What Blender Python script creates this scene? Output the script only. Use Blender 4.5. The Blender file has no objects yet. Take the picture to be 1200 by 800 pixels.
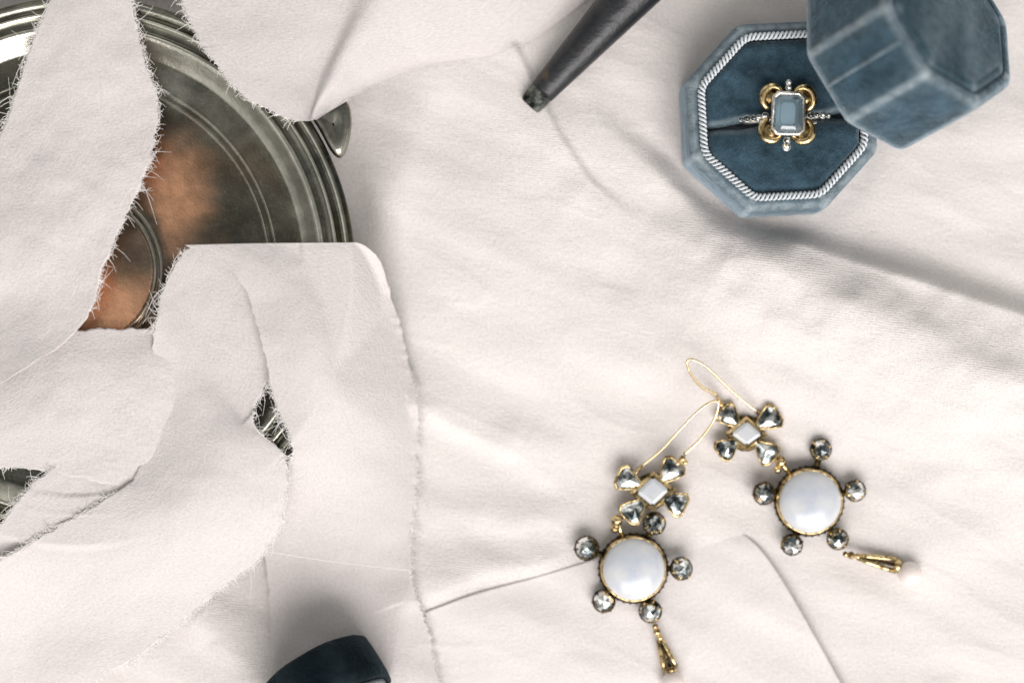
import bpy, math, random
import numpy as np
from mathutils import Vector, Matrix
rng = np.random.default_rng(7); random.seed(7)
PI = math.pi
S = 0.21        # millimetres of table per photo pixel
H = 450.0       # camera height over the cloth, mm
MM = 0.001

# ------------------------------------------------------------------ camera, world, lights, exposure
sc = bpy.context.scene
COL = sc.collection
cam = bpy.data.cameras.new('camera'); camo = bpy.data.objects.new('camera', cam); COL.objects.link(camo)
camo.location = (0, 0, H*MM)
cam.sensor_width = 36; cam.lens = 36*H/(1200*S)
cam.clip_start = 0.01; cam.clip_end = 20
cam.dof.use_dof = True; cam.dof.focus_distance = (H-16)*MM; cam.dof.aperture_fstop = 3.7
sc.camera = camo
w = bpy.data.worlds.new('World'); sc.world = w; w.use_nodes = True
nt = w.node_tree; nt.nodes.clear()
wo = nt.nodes.new('ShaderNodeOutputWorld'); wb = nt.nodes.new('ShaderNodeBackground')
wt = nt.nodes.new('ShaderNodeTexCoord'); wn = nt.nodes.new('ShaderNodeTexNoise'); wr = nt.nodes.new('ShaderNodeValToRGB')
wn.inputs['Scale'].default_value = 1.6; wn.inputs['Detail'].default_value = 1.0  # invented bright and dark blobs, giving the metals something to reflect
wr.color_ramp.elements[0].position = 0.38; wr.color_ramp.elements[0].color = (0.13, 0.135, 0.13, 1)
wr.color_ramp.elements[1].position = 0.62; wr.color_ramp.elements[1].color = (0.96, 0.955, 0.925, 1)
nt.links.new(wt.outputs['Generated'], wn.inputs['Vector']); nt.links.new(wn.outputs['Fac'], wr.inputs['Fac'])
nt.links.new(wr.outputs['Color'], wb.inputs['Color']); wb.inputs['Strength'].default_value = 0.80
nt.links.new(wb.outputs[0], wo.inputs[0])
def area(name, loc, target, size, power, col):
    l = bpy.data.lights.new(name, 'AREA'); l.shape = 'RECTANGLE'; l.size, l.size_y = size; l.energy = power; l.color = col
    o = bpy.data.objects.new(name, l); COL.objects.link(o); o.location = loc
    o.rotation_euler = (Vector(target)-Vector(loc)).to_track_quat('-Z', 'Y').to_euler()
    return o
area('window_light', (0.26, -1.22, 1.28), (0, 0, 0), (1.75, 1.2), 33.0, (1.0, 0.957, 0.94))
sc.view_settings.view_transform = 'Standard'; sc.view_settings.look = 'None'
sc.view_settings.gamma = 1; sc.view_settings.exposure = 0.47; sc.view_settings.use_curve_mapping = False
sc.cycles.max_bounces = 8; sc.cycles.transparent_max_bounces = 8

# ------------------------------------------------------------------ numeric helpers
def W(px, py, z=0.0):
    """photo pixel at real height z (mm) -> place on the table (mm)"""
    k = S*(H-z)/H
    return np.array([(px-600)*k, (400-py)*k, z])
_lat = {}
def vnoise(x, y, seed=0):
    if seed not in _lat: _lat[seed] = np.random.default_rng(100+seed).random((256, 256))*2-1
    L = _lat[seed]; x = np.asarray(x, float); y = np.asarray(y, float)
    xi = np.floor(x).astype(int); yi = np.floor(y).astype(int); fx = x-xi; fy = y-yi
    fx = fx**3*(fx*(fx*6-15)+10); fy = fy**3*(fy*(fy*6-15)+10)
    a = L[xi % 256, yi % 256]; b = L[(xi+1) % 256, yi % 256]; c = L[xi % 256, (yi+1) % 256]; d = L[(xi+1) % 256, (yi+1) % 256]
    return (a*(1-fx)+b*fx)*(1-fy)+(c*(1-fx)+d*fx)*fy
def fbm(x, y, seed=0, o=3):
    s = 0; a = 1.0; t = 0
    for i in range(o): s = s+a*vnoise(x*2**i, y*2**i, seed+i*17); t += a; a *= .5
    return s/t
def crom(P, n):
    """Catmull-Rom through the rows of P, n samples, evenly in length of the mean curve"""
    P = np.asarray(P, float); m = len(P)
    if m == 2:
        t = np.linspace(0, 1, n).reshape((-1,)+(1,)*(P.ndim-1)); return P[0]*(1-t)+P[1]*t
    Q = np.concatenate([[2*P[0]-P[1]], P, [2*P[-1]-P[-2]]])
    d = np.sqrt(((P[1:]-P[:-1])**2).reshape(m-1, -1).sum(1))**.8+1e-6
    cum = np.r_[0, np.cumsum(d)]; s = np.linspace(0, cum[-1], n)
    i = np.clip(np.searchsorted(cum, s, 'right')-1, 0, m-2); t = (s-cum[i])/d[i]
    t = t.reshape((-1,)+(1,)*(P.ndim-1))
    p0, p1, p2, p3 = Q[i], Q[i+1], Q[i+2], Q[i+3]
    return .5*((2*p1)+(-p0+p2)*t+(2*p0-5*p1+4*p2-p3)*t**2+(-p0+3*p1-3*p2+p3)*t**3)
def polydist(x, y, P):
    """distance to polyline P (mm), signed: + on the left of its direction; and fraction along"""
    best = np.full(np.shape(x), 1e9); sg = np.zeros(np.shape(x)); al = np.zeros(np.shape(x)); n = len(P)-1
    for k in range(n):
        ax, ay = P[k]; bx, by = P[k+1]; dx, dy = bx-ax, by-ay; L2 = dx*dx+dy*dy
        t = np.clip(((x-ax)*dx+(y-ay)*dy)/L2, 0, 1); qx = x-(ax+t*dx); qy = y-(ay+t*dy)
        d = np.hypot(qx, qy); c = dx*qy-dy*qx; m = d < best
        best = np.where(m, d, best); sg = np.where(m, np.sign(c), sg); al = np.where(m, (k+t)/n, al)
    return best*np.where(sg == 0, 1, sg), al

# ------------------------------------------------------------------ mesh helpers
def new_obj(name, V, F, mat, parent=None, smooth=True, uv=None, attr=None, kind=None):
    me = bpy.data.meshes.new(name)
    V = np.asarray(V, float)
    off = np.array(parent['_base']) if parent is not None and '_base' in parent else np.zeros(3)
    me.from_pydata(((V-off)*MM).tolist(), [], [tuple(map(int, f)) for f in F]) if not isinstance(F, np.ndarray) else None
    if isinstance(F, np.ndarray):
        me.vertices.add(len(V)); me.vertices.foreach_set('co', ((V-off)*MM).astype(np.float32).ravel())
        me.loops.add(F.size); me.loops.foreach_set('vertex_index', F.astype(np.int32).ravel())
        me.polygons.add(len(F)); me.polygons.foreach_set('loop_start', np.arange(0, F.size, F.shape[1], dtype=np.int32))
        me.update(calc_edges=True)
    if smooth: me.polygons.foreach_set('use_smooth', [True]*len(me.polygons))
    if uv is not None:
        l = me.uv_layers.new(name='UVMap'); vi = np.zeros(len(me.loops), np.int32); me.loops.foreach_get('vertex_index', vi)
        l.data.foreach_set('uv', (np.asarray(uv)[vi]*MM).astype(np.float32).ravel())
    if attr:
        for k, a in attr.items():
            at = me.attributes.new(k, 'FLOAT', 'POINT'); at.data.foreach_set('value', np.asarray(a, np.float32))
    me.validate(); me.materials.append(mat)
    o = bpy.data.objects.new(name, me); COL.objects.link(o)
    if parent is not None: o.parent = parent; o['_base'] = off.tolist()
    if kind: o['kind'] = kind
    return o
def thing(name, label, cat, base, group=None):
    o = bpy.data.objects.new(name, None); COL.objects.link(o); o.empty_display_size = .005
    o.location = [c*MM for c in base]; o['_base'] = [float(c) for c in base]
    o['label'] = label; o['category'] = cat
    if group: o['group'] = group
    return o
def tag(o, label, cat, group=None):
    o['label'] = label; o['category'] = cat
    if group: o['group'] = group
    return o
class MB:
    def __init__(s): s.v = []; s.f = []; s.n = 0; s.a = []
    def add(s, V, F, a=None):
        V = np.asarray(V, float); s.v.append(V); s.f += [tuple(int(i)+s.n for i in f) for f in F]; s.n += len(V)
        s.a.append(np.zeros(len(V)) if a is None else np.asarray(a, float)); return s
    def build(s, name, mat, parent=None, smooth=True, kind=None, attr=None):
        return new_obj(name, np.concatenate(s.v), s.f, mat, parent, smooth, kind=kind, attr={attr: np.concatenate(s.a)} if attr else None)
def grid_faces(nu, nv, closed_v=False):
    i = np.arange(nu-1)[:, None]; j = np.arange(nv if closed_v else nv-1)[None, :]; j2 = (j+1) % nv
    return np.stack([i*nv+j, (i+1)*nv+j, (i+1)*nv+j2, i*nv+j2], -1).reshape(-1, 4)
def frame_to(d):
    d = np.asarray(d, float); d = d/np.linalg.norm(d)
    a = np.array([0, 0, 1.]) if abs(d[2]) < .9 else np.array([1., 0, 0])
    u = np.cross(a, d); u /= np.linalg.norm(u); return u, np.cross(d, u), d
def tube(P, r, n=8, caps=True, flat=1.0):
    P = np.asarray(P, float); m = len(P); r = np.broadcast_to(np.asarray(r, float), (m,))
    T = np.gradient(P, axis=0); T /= np.linalg.norm(T, axis=1)[:, None]+1e-12
    u, v, _ = frame_to(T[0]); V = []
    for k in range(m):
        u = u-T[k]*u.dot(T[k]); u /= np.linalg.norm(u)+1e-12; v = np.cross(T[k], u)
        for a in np.arange(n)*2*PI/n: V.append(P[k]+r[k]*(math.cos(a)*u+flat*math.sin(a)*v))
    F = grid_faces(m, n, True)[:, ::-1].tolist()
    if caps: F += [tuple(range(n))[::-1], tuple(range((m-1)*n, m*n))]
    return np.array(V), F
def ball(c, r, nu=14, nv=8, axes=None, sc3=(1, 1, 1)):
    V = []; ax = np.eye(3) if axes is None else np.array(axes)
    for i in range(1, nv):
        t = PI*i/nv
        for j in range(nu):
            a = 2*PI*j/nu; q = np.array([math.sin(t)*math.cos(a)*sc3[0], math.sin(t)*math.sin(a)*sc3[1], math.cos(t)*sc3[2]])
            V.append(np.asarray(c)+r*(q @ ax))
    V = [np.asarray(c)+r*sc3[2]*ax[2]]+V+[np.asarray(c)-r*sc3[2]*ax[2]]
    F = [(0, 1+j, 1+(j+1) % nu) for j in range(nu)]
    for i in range(nv-2):
        for j in range(nu): a = 1+i*nu; F.append((a+j, a+nu+j, a+nu+(j+1) % nu, a+(j+1) % nu))
    e = len(V)-1; a = 1+(nv-2)*nu
    F += [(e, a+(j+1) % nu, a+j) for j in range(nu)]
    return np.array(V), F
def lathe(prof, n, c=(0, 0, 0), axes=None):
    ax = np.eye(3) if axes is None else np.array(axes); V = []
    a = np.arange(n)*2*PI/n; ca, sa = np.cos(a), np.sin(a)
    for r, z in prof:
        q = np.stack([r*ca, r*sa, np.full(n, z)], 1); V.append(np.asarray(c)+q @ ax)
    return np.concatenate(V), grid_faces(len(prof), n, True)[:, ::-1]
def ngon_ring(a, rc=1.2, nside=8, phase=PI/8, k=4):
    """octagon of apothem a with softly rounded corners -> points, wear flag"""
    R = a/math.cos(PI/nside); P = []; wflag = []
    for i in range(nside):
        t = phase+i*2*PI/nside; c = np.array([math.cos(t), math.sin(t)])*R
        p = np.array([math.cos(t-2*PI/nside), math.sin(t-2*PI/nside)])*R; q = np.array([math.cos(t+2*PI/nside), math.sin(t+2*PI/nside)])*R
        L = np.linalg.norm(p-c); e = min(rc, L*.45); p0 = c+(p-c)*e/L; p2 = c+(q-c)*e/L
        for s_ in np.linspace(0, 1, k): P.append((1-s_)**2*p0+2*s_*(1-s_)*c+s_**2*p2); wflag.append(4*s_*(1-s_)*.9+.1)
        for s_ in (.25, .5, .75):
            nx = c+(q-c)*(1-e/L); P.append(p2+(nx-p2)*s_); wflag.append(0)
    return np.array(P), np.array(wflag)
def octa_loft(prof, axes, c, rc=1.2, capstart=False, capend=False, phase=PI/8):
    """prof rows: apothem, z, wear"""
    V = []; A = []
    for a, z, wr_ in prof:
        P, wf = ngon_ring(a, min(rc, a*.4), phase=phase); n = len(P)
        q = np.c_[P, np.full(n, z)]; V.append(np.asarray(c)+q @ np.array(axes)); A.append(np.clip(wf*(.75 if wr_ >= 0 else 0)+max(wr_, 0), 0, 1))
    F = grid_faces(len(prof), n, True)[:, ::-1].tolist(); m = len(prof)
    if capstart: F.append(tuple(range(n))[::-1])
    if capend: F.append(tuple(range((m-1)*n, m*n)))
    return np.concatenate(V), F, np.concatenate(A)

# ------------------------------------------------------------------ materials
def mat(name):
    m = bpy.data.materials.new(name); m.use_nodes = True; t = m.node_tree; b = t.nodes['Principled BSDF']; return m, t, b
def N(t, k, **kw):
    n = t.nodes.new(k)
    for a, v in kw.items():
        if hasattr(n, a): setattr(n, a, v)
        else: n.inputs[a.replace('_', ' ')].default_value = v
    return n
def noise(t, scale, detail=2, rough=.5, vec=None, mapscale=None, coord='Object'):
    n = N(t, 'ShaderNodeTexNoise'); n.inputs['Scale'].default_value = scale; n.inputs['Detail'].default_value = detail; n.inputs['Roughness'].default_value = rough
    tc = N(t, 'ShaderNodeTexCoord'); src = tc.outputs[coord]
    if mapscale:
        mp = N(t, 'ShaderNodeMapping'); mp.inputs['Scale'].default_value = mapscale; t.links.new(src, mp.inputs['Vector']); src = mp.outputs[0]
    t.links.new(src, n.inputs['Vector']); return n
def ramp(t, src, stops):
    r = N(t, 'ShaderNodeValToRGB'); e = r.color_ramp.elements
    while len(e) < len(stops): e.new(.5)
    for el, (p, c) in zip(e, stops): el.position = p; el.color = (*c, 1) if len(c) == 3 else c
    t.links.new(src, r.inputs['Fac']); return r
def bump(t, src, dist, strength=1.0, prev=None):
    b = N(t, 'ShaderNodeBump'); b.inputs['Distance'].default_value = dist; b.inputs['Strength'].default_value = strength
    t.links.new(src, b.inputs['Height'])
    if prev is not None: t.links.new(prev.outputs[0], b.inputs['Normal'])
    return b
def mixc(t, fac, a, b, blend='MIX'):
    m = N(t, 'ShaderNodeMix', data_type='RGBA', blend_type=blend)
    for sk, v in ((m.inputs[0], fac), (m.inputs[6], a), (m.inputs[7], b)):
        if hasattr(v, 'links') or isinstance(v, bpy.types.NodeSocket): t.links.new(v, sk)
        else: sk.default_value = (*v, 1) if isinstance(v, tuple) and len(v) == 3 else v
    return m
def cloth_mat(name, base, weave=1.0, sheer=.06, trans=.22, rib=0.0):
    m, t, b = mat(name); b.inputs['Roughness'].default_value = .85; b.inputs['Specular IOR Level'].default_value = .12
    b.inputs['Sheen Weight'].default_value = .15; b.inputs['Sheen Roughness'].default_value = .4
    n0 = noise(t, 26, 4, .55, coord='UV'); r0 = ramp(t, n0.outputs['Fac'], [(.3, tuple(c*.955 for c in base)), (.7, base)])
    ng = noise(t, 1500, 3, .75, coord='UV'); r1 = ramp(t, ng.outputs['Fac'], [(.32, (.72, .70, .69)), (.68, (1, 1, 1))])
    mc = mixc(t, .55, r0.outputs[0], r1.outputs[0], 'MULTIPLY')
    t.links.new(mc.outputs[2], b.inputs['Base Color'])
    a = noise(t, 1, 2, .5, mapscale=(520, 2900, 1), coord='UV'); c = noise(t, 1, 2, .5, mapscale=(2900, 520, 1), coord='UV')
    bp = bump(t, a.outputs['Fac'], .00010*weave); bp = bump(t, c.outputs['Fac'], .00010*weave, prev=bp)
    bp = bump(t, ng.outputs['Fac'], .00020*weave, prev=bp)
    cr = noise(t, 1, 3, .55, mapscale=(90, 240, 1), coord='UV'); bp = bump(t, cr.outputs['Fac'], .00022*weave, prev=bp)
    if rib:
        tc = N(t, 'ShaderNodeTexCoord'); wv = N(t, 'ShaderNodeTexWave', bands_direction='Y'); wv.inputs['Scale'].default_value = 560; wv.inputs['Distortion'].default_value = 6; wv.inputs['Detail'].default_value = 2; wv.inputs['Detail Scale'].default_value = .25
        t.links.new(tc.outputs['UV'], wv.inputs['Vector'])
        at = N(t, 'ShaderNodeAttribute', attribute_name='rib'); mu = N(t, 'ShaderNodeMath', operation='MULTIPLY'); t.links.new(wv.outputs['Fac'], mu.inputs[0]); t.links.new(at.outputs['Fac'], mu.inputs[1])
        bp = bump(t, mu.outputs[0], .0001*rib, prev=bp)
    t.links.new(bp.outputs[0], b.inputs['Normal'])
    tr = N(t, 'ShaderNodeBsdfTranslucent'); t.links.new(mc.outputs[2], tr.inputs['Color']); t.links.new(bp.outputs[0], tr.inputs['Normal'])
    tp = N(t, 'ShaderNodeBsdfTransparent'); out = t.nodes['Material Output']
    m1 = N(t, 'ShaderNodeMixShader'); m1.inputs[0].default_value = trans; t.links.new(b.outputs[0], m1.inputs[1]); t.links.new(tr.outputs[0], m1.inputs[2])
    if sheer:
        m2 = N(t, 'ShaderNodeMixShader'); m2.inputs[0].default_value = sheer; t.links.new(m1.outputs[0], m2.inputs[1]); t.links.new(tp.outputs[0], m2.inputs[2]); m1 = m2
    t.links.new(m1.outputs[0], out.inputs['Surface']); return m
M_CLOTH = cloth_mat('cream_gauze', (.778, .735, .716), 1.05, 0, 0, rib=1.0)
M_RIBBON = cloth_mat('cream_silk', (.80, .755, .742), .9, .07, .14)
M_SMOOTH = cloth_mat('smooth_cream_silk', (.77, .726, .712), .7, 0, 0)
m, t, b = mat('silk_thread'); b.inputs['Base Color'].default_value = (.85, .82, .80, 1); b.inputs['Roughness'].default_value = .6; M_THREAD = m
def velvet(name, deep, pale, bright=1.0):
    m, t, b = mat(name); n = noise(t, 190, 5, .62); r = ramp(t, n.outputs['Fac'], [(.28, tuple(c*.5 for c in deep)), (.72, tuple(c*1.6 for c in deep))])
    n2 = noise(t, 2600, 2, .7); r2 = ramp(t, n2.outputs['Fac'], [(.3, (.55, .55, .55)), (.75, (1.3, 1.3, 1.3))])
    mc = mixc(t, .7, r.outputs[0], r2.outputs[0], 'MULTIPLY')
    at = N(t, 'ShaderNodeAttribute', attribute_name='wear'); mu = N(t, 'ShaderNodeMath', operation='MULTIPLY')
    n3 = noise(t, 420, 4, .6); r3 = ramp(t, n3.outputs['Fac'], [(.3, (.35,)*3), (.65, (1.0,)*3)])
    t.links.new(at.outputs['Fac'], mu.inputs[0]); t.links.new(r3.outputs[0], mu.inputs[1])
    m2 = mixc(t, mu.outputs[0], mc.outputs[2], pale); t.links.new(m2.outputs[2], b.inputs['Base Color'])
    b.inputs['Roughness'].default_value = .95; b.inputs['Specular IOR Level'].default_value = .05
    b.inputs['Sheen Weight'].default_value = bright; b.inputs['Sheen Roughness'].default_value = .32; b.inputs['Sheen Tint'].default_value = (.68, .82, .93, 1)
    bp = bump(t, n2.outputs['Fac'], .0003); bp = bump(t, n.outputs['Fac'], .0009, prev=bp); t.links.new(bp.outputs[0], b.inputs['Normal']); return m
M_VEL = velvet('blue_velvet', (.036, .068, .092), (.36, .42, .45))
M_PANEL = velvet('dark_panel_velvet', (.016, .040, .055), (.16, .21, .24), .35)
M_NAVY = velvet('navy_velvet', (.005, .010, .014), (.02, .03, .036), .12)
def metal(name, col, rough=.25, dark=None, lo=.35, hi=.6, scale=500, bmp=.0001, coat=0):
    m, t, b = mat(name); b.inputs['Metallic'].default_value = 1; n = noise(t, scale, 4, .6)
    if dark: r = ramp(t, n.outputs['Fac'], [(lo, dark), (hi, col)]); t.links.new(r.outputs[0], b.inputs['Base Color'])
    else: b.inputs['Base Color'].default_value = (*col, 1)
    rr = ramp(t, n.outputs['Fac'], [(.3, (rough*1.6,)*3), (.7, (rough*.8,)*3)]); t.links.new(rr.outputs[0], b.inputs['Roughness'])
    bp = bump(t, n.outputs['Fac'], bmp); t.links.new(bp.outputs[0], b.inputs['Normal']); return m
M_GOLD = metal('old_gold', (.84, .64, .34), .2, (.14, .09, .035), .38, .56, 600)
M_WIRE = metal('gold_wire', (.86, .70, .44), .22)
M_OX = metal('oxidised_gold', (.20, .14, .06), .4, (.02, .017, .012), .4, .7, 600, .0003)
M_SILV = metal('grain_silver', (.75, .72, .67), .25, (.2, .19, .17), .3, .5, 900)
m, t, b = mat('rose_cut_diamond'); n = noise(t, 420, 2); r = ramp(t, n.outputs['Fac'], [(.42, (.035, .05, .055)), (.5, (.42, .44, .43)), (.56, (.97, .97, .95))]); t.links.new(r.outputs[0], b.inputs['Base Color'])
b.inputs['Metallic'].default_value = .9; b.inputs['Roughness'].default_value = .07; b.inputs['Coat Weight'].default_value = 1; b.inputs['Coat Roughness'].default_value = .03; M_DIA = m
m, t, b = mat('moonstone'); lw = N(t, 'ShaderNodeLayerWeight'); lw.inputs['Blend'].default_value = .45
n = noise(t, 230, 4, .55); r = ramp(t, n.outputs['Fac'], [(.3, (.46, .50, .57)), (.68, (.60, .60, .60))]); mx = mixc(t, lw.outputs['Facing'], r.outputs[0], (.66, .65, .63)); t.links.new(mx.outputs[2], b.inputs['Base Color'])
b.inputs['Subsurface Weight'].default_value = .35; b.inputs['Subsurface Radius'].default_value = (1, .9, 1.1); b.inputs['Subsurface Scale'].default_value = .002
b.inputs['Roughness'].default_value = .28; b.inputs['Coat Weight'].default_value = .35; b.inputs['Coat Roughness'].default_value = .12; M_MOON = m
m, t, b = mat('pearl'); b.inputs['Base Color'].default_value = (.76, .69, .65, 1); b.inputs['Roughness'].default_value = .22; b.inputs['Coat Weight'].default_value = .6; b.inputs['Subsurface Weight'].default_value = .3; b.inputs['Subsurface Scale'].default_value = .001; M_PEARL = m
m, t, b = mat('aquamarine'); b.inputs['Base Color'].default_value = (.66, .82, .90, 1); b.inputs['Roughness'].default_value = .03; b.inputs['Transmission Weight'].default_value = .92; b.inputs['IOR'].default_value = 1.57; b.inputs['Coat Weight'].default_value = 1; M_AQUA = m
m, t, b = mat('cord_silk'); b.inputs['Base Color'].default_value = (.58, .62, .65, 1); b.inputs['Roughness'].default_value = .5; b.inputs['Sheen Weight'].default_value = .3; M_CORD = m
m, t, b = mat('dull_cord'); b.inputs['Base Color'].default_value = (.14, .16, .17, 1); b.inputs['Roughness'].default_value = .6; M_DULL = m
m, t, b = mat('satin_lining'); b.inputs['Base Color'].default_value = (.12, .16, .2, 1); b.inputs['Roughness'].default_value = .45; M_SATIN = m
# tarnished silver, with warm and dark room reflections painted into its base colour
m, t, b = mat('tarnished_silver_reflections'); b.inputs['Metallic'].default_value = 1
tc = N(t, 'ShaderNodeTexCoord')
ca = N(t, 'ShaderNodeAttribute', attribute_name='warm_reflection'); ta = N(t, 'ShaderNodeAttribute', attribute_name='tarnish_and_reflection')
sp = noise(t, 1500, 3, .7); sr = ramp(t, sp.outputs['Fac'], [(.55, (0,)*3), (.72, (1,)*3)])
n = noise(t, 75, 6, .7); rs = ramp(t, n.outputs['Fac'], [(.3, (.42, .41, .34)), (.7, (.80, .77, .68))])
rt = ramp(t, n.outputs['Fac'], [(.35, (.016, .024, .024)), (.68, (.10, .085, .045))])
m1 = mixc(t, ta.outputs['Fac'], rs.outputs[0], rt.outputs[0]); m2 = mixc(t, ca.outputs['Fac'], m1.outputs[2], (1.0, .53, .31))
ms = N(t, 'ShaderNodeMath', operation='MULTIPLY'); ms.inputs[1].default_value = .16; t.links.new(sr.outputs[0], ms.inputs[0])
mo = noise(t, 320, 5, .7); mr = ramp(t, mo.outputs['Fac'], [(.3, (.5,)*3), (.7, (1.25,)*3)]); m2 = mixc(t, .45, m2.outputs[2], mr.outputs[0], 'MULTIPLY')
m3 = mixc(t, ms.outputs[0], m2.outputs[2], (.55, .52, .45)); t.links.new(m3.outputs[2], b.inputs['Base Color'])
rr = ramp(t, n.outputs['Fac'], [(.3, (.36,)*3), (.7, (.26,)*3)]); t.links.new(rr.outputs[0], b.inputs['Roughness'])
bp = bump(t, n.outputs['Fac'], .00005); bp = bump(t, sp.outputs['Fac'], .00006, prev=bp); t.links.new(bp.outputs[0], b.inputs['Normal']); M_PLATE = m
m, t, b = mat('blue_foil'); b.inputs['Base Color'].default_value = (.62, .76, .84, 1); b.inputs['Metallic'].default_value = .5; b.inputs['Roughness'].default_value = .3; M_FOIL = m
m, t, b = mat('mottled_horn'); n = noise(t, 130, 5, .65, mapscale=(1, 1, 1)); r = ramp(t, n.outputs['Fac'], [(.40, (.004, .005, .007)), (.60, (.013, .015, .018)), (.76, (.09, .055, .02))])
t.links.new(r.outputs[0], b.inputs['Base Color']); b.inputs['Roughness'].default_value = .42; b.inputs['Coat Weight'].default_value = .15; b.inputs['Coat Roughness'].default_value = .3
bp = bump(t, n.outputs['Fac'], .0006); t.links.new(bp.outputs[0], b.inputs['Normal']); M_HORN = m
M_PEWTER = metal('worn_pewter', (.42, .44, .43), .35, (.05, .055, .05), .35, .66, 160, .00008)

M_TIP = metal('worn_grey_tip', (.20, .21, .19), .6, (.02, .023, .023), .42, .64, 300, .0003)
M_TABM = metal('dark_tab_metal', (.34, .33, .28), .3, (.03, .035, .032), .36, .62, 120, .00003)
# ------------------------------------------------------------------ the cloth underneath
SC = W(93, 317, 18)[:2]                          # centre of the round lid
BC = W(917, 136, 17)[:2]                         # centre of the ring box base
def PX(*pts): return [tuple(W(x, y)[:2]) for x, y in pts]
FOLDS = [  # polyline (px), height, width on left of direction, width on right, fade at ends
    (PX((640, 60), (700, 150), (780, 222), (870, 268), (960, 300), (1080, 338), (1210, 378), (1330, 420)), 5.8, 3.8, 26, (.52, .0)),
    (PX((760, 250), (850, 300), (960, 350), (1080, 400), (1210, 470), (1300, 500)), 4.2, 8, 22, (.2, 0)),
    (PX((598, 50), (628, 112), (655, 165), (690, 215), (745, 262)), 1.5, 1.2, 13, (.0, .25)),
    (PX((690, 140), (770, 190), (830, 222), (880, 262), (950, 292)), 1.6, 2.2, 5, (.35, .25)),
    (PX((488, 470), (540, 500), (610, 530), (690, 590)), 2.3, 9, 3.0, (.0, .4)),
    (PX((690, 430), (760, 420), (830, 432), (900, 420)), .9, 5, 6, (.4, .4)),
    (PX((500, 590), (600, 610), (680, 600), (730, 560)), 1.3, 5, 4, (.2, .4)),
    (PX((480, 700), (560, 668), (640, 655), (700, 620)), 1.5, 6, 3, (.0, .4)),
    (PX((1010, 720), (1100, 640), (1230, 600)), 1.0, 8, 8, (.3, .0)),
    (PX((1000, 600), (1110, 560), (1230, 560)), .9, 4, 9, (.4, .0)),
    (PX((200, 690), (260, 740), (300, 830)), 1.8, 7, 4, (.3, 0)),
    (PX((420, 300), (470, 200), (500, 110), (505, 40)), 1.2, 8, 6, (.2, .1)),
]
def zc(X, Y):
    X = np.asarray(X, float); Y = np.asarray(Y, float)
    z = 1.0+fbm(X/55+3, Y/38+8, 1, 2)*1.5
    c, s = math.cos(-.45), math.sin(-.45); u = X*c+Y*s; v = -X*s+Y*c
    z = z+fbm(u/34+9, v/13+2, 5, 2)*1.4
    rd = 1-np.abs(fbm(u/30+40, v/13+20, 9, 2)); z = z+np.maximum(rd-.8, 0)**1.3*1.0
    rd = 1-np.abs(fbm(X/17+60, Y/24+10, 13, 2)); z = z+np.maximum(rd-.86, 0)*.35
    for P, h, wl, wr_, (f0, f1) in FOLDS:
        d, al = polydist(X, Y, P)
        p = np.where(d > 0, np.exp(-(d/wl)**2), np.exp(-(d/wr_)**2))
        e = np.ones_like(al)
        if f0: e = e*np.clip(al/f0, 0, 1)**1.3
        if f1: e = e*np.clip((1-al)/f1, 0, 1)**1.3
        z = z+h*p*e*(1+.12*fbm(X/9, Y/9, 31, 2))
    for (cx, cy), r0 in ((SC, 66), (BC, 24)):
        r = np.hypot(X-cx, Y-cy); k = 1/(1+np.exp(-(r-r0-3)/1.6)); z = z*k
    # hollow where the tilted dark box and the upper right of the cloth sit lower
    return z
xs = np.concatenate([np.linspace(-210, -135, 30)[:-1], np.linspace(-135, 135, 560), np.linspace(135, 210, 30)[1:]])
ys = np.concatenate([np.linspace(-160, -92, 30)[:-1], np.linspace(-92, 92, 400), np.linspace(92, 160, 30)[1:]])
GX, GY = np.meshgrid(xs, ys, indexing='ij'); GZ = zc(GX, GY)
d1, a1 = polydist(GX, GY, PX((420, 150), (640, 190), (800, 250), (1000, 350), (1200, 440)))
d2, a2 = polydist(GX, GY, PX((270, 640), (300, 760), (330, 820)))
d3, a3 = polydist(GX, GY, PX((510, 600), (560, 680), (660, 650)))
rib = .22+.60*np.clip(np.exp(-(d1/14)**2)*.9+np.exp(-(d2/14)**2)+np.exp(-(d3/10)**2)*.9, 0, 1)
cu = GX*math.cos(.3)-GY*math.sin(.3)*0; 
o = new_obj('cloth', np.stack([GX, GY, GZ], -1).reshape(-1, 3), grid_faces(len(xs), len(ys)), M_CLOTH, uv=np.stack([GX, GY+GX*.12], -1).reshape(-1, 2), attr={'rib': rib.ravel()})
tag(o, 'wide rumpled cream gauze cloth spread under all the jewellery and ribbons', 'cloth')
TB = MB(); b8 = [(-230, -180), (230, -180), (230, 180), (-230, 180)]
TB.add([(x, y, z) for z in (-22, -2.2) for x, y in b8], [(3, 2, 1, 0), (4, 5, 6, 7)]+[(i, (i+1) % 4, 4+(i+1) % 4, 4+i) for i in range(4)])
m, t, b = mat('table_wood'); b.inputs['Base Color'].default_value = (.3, .22, .15, 1)
o = TB.build('table_top', m, smooth=False); o['kind'] = 'structure'

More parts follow.
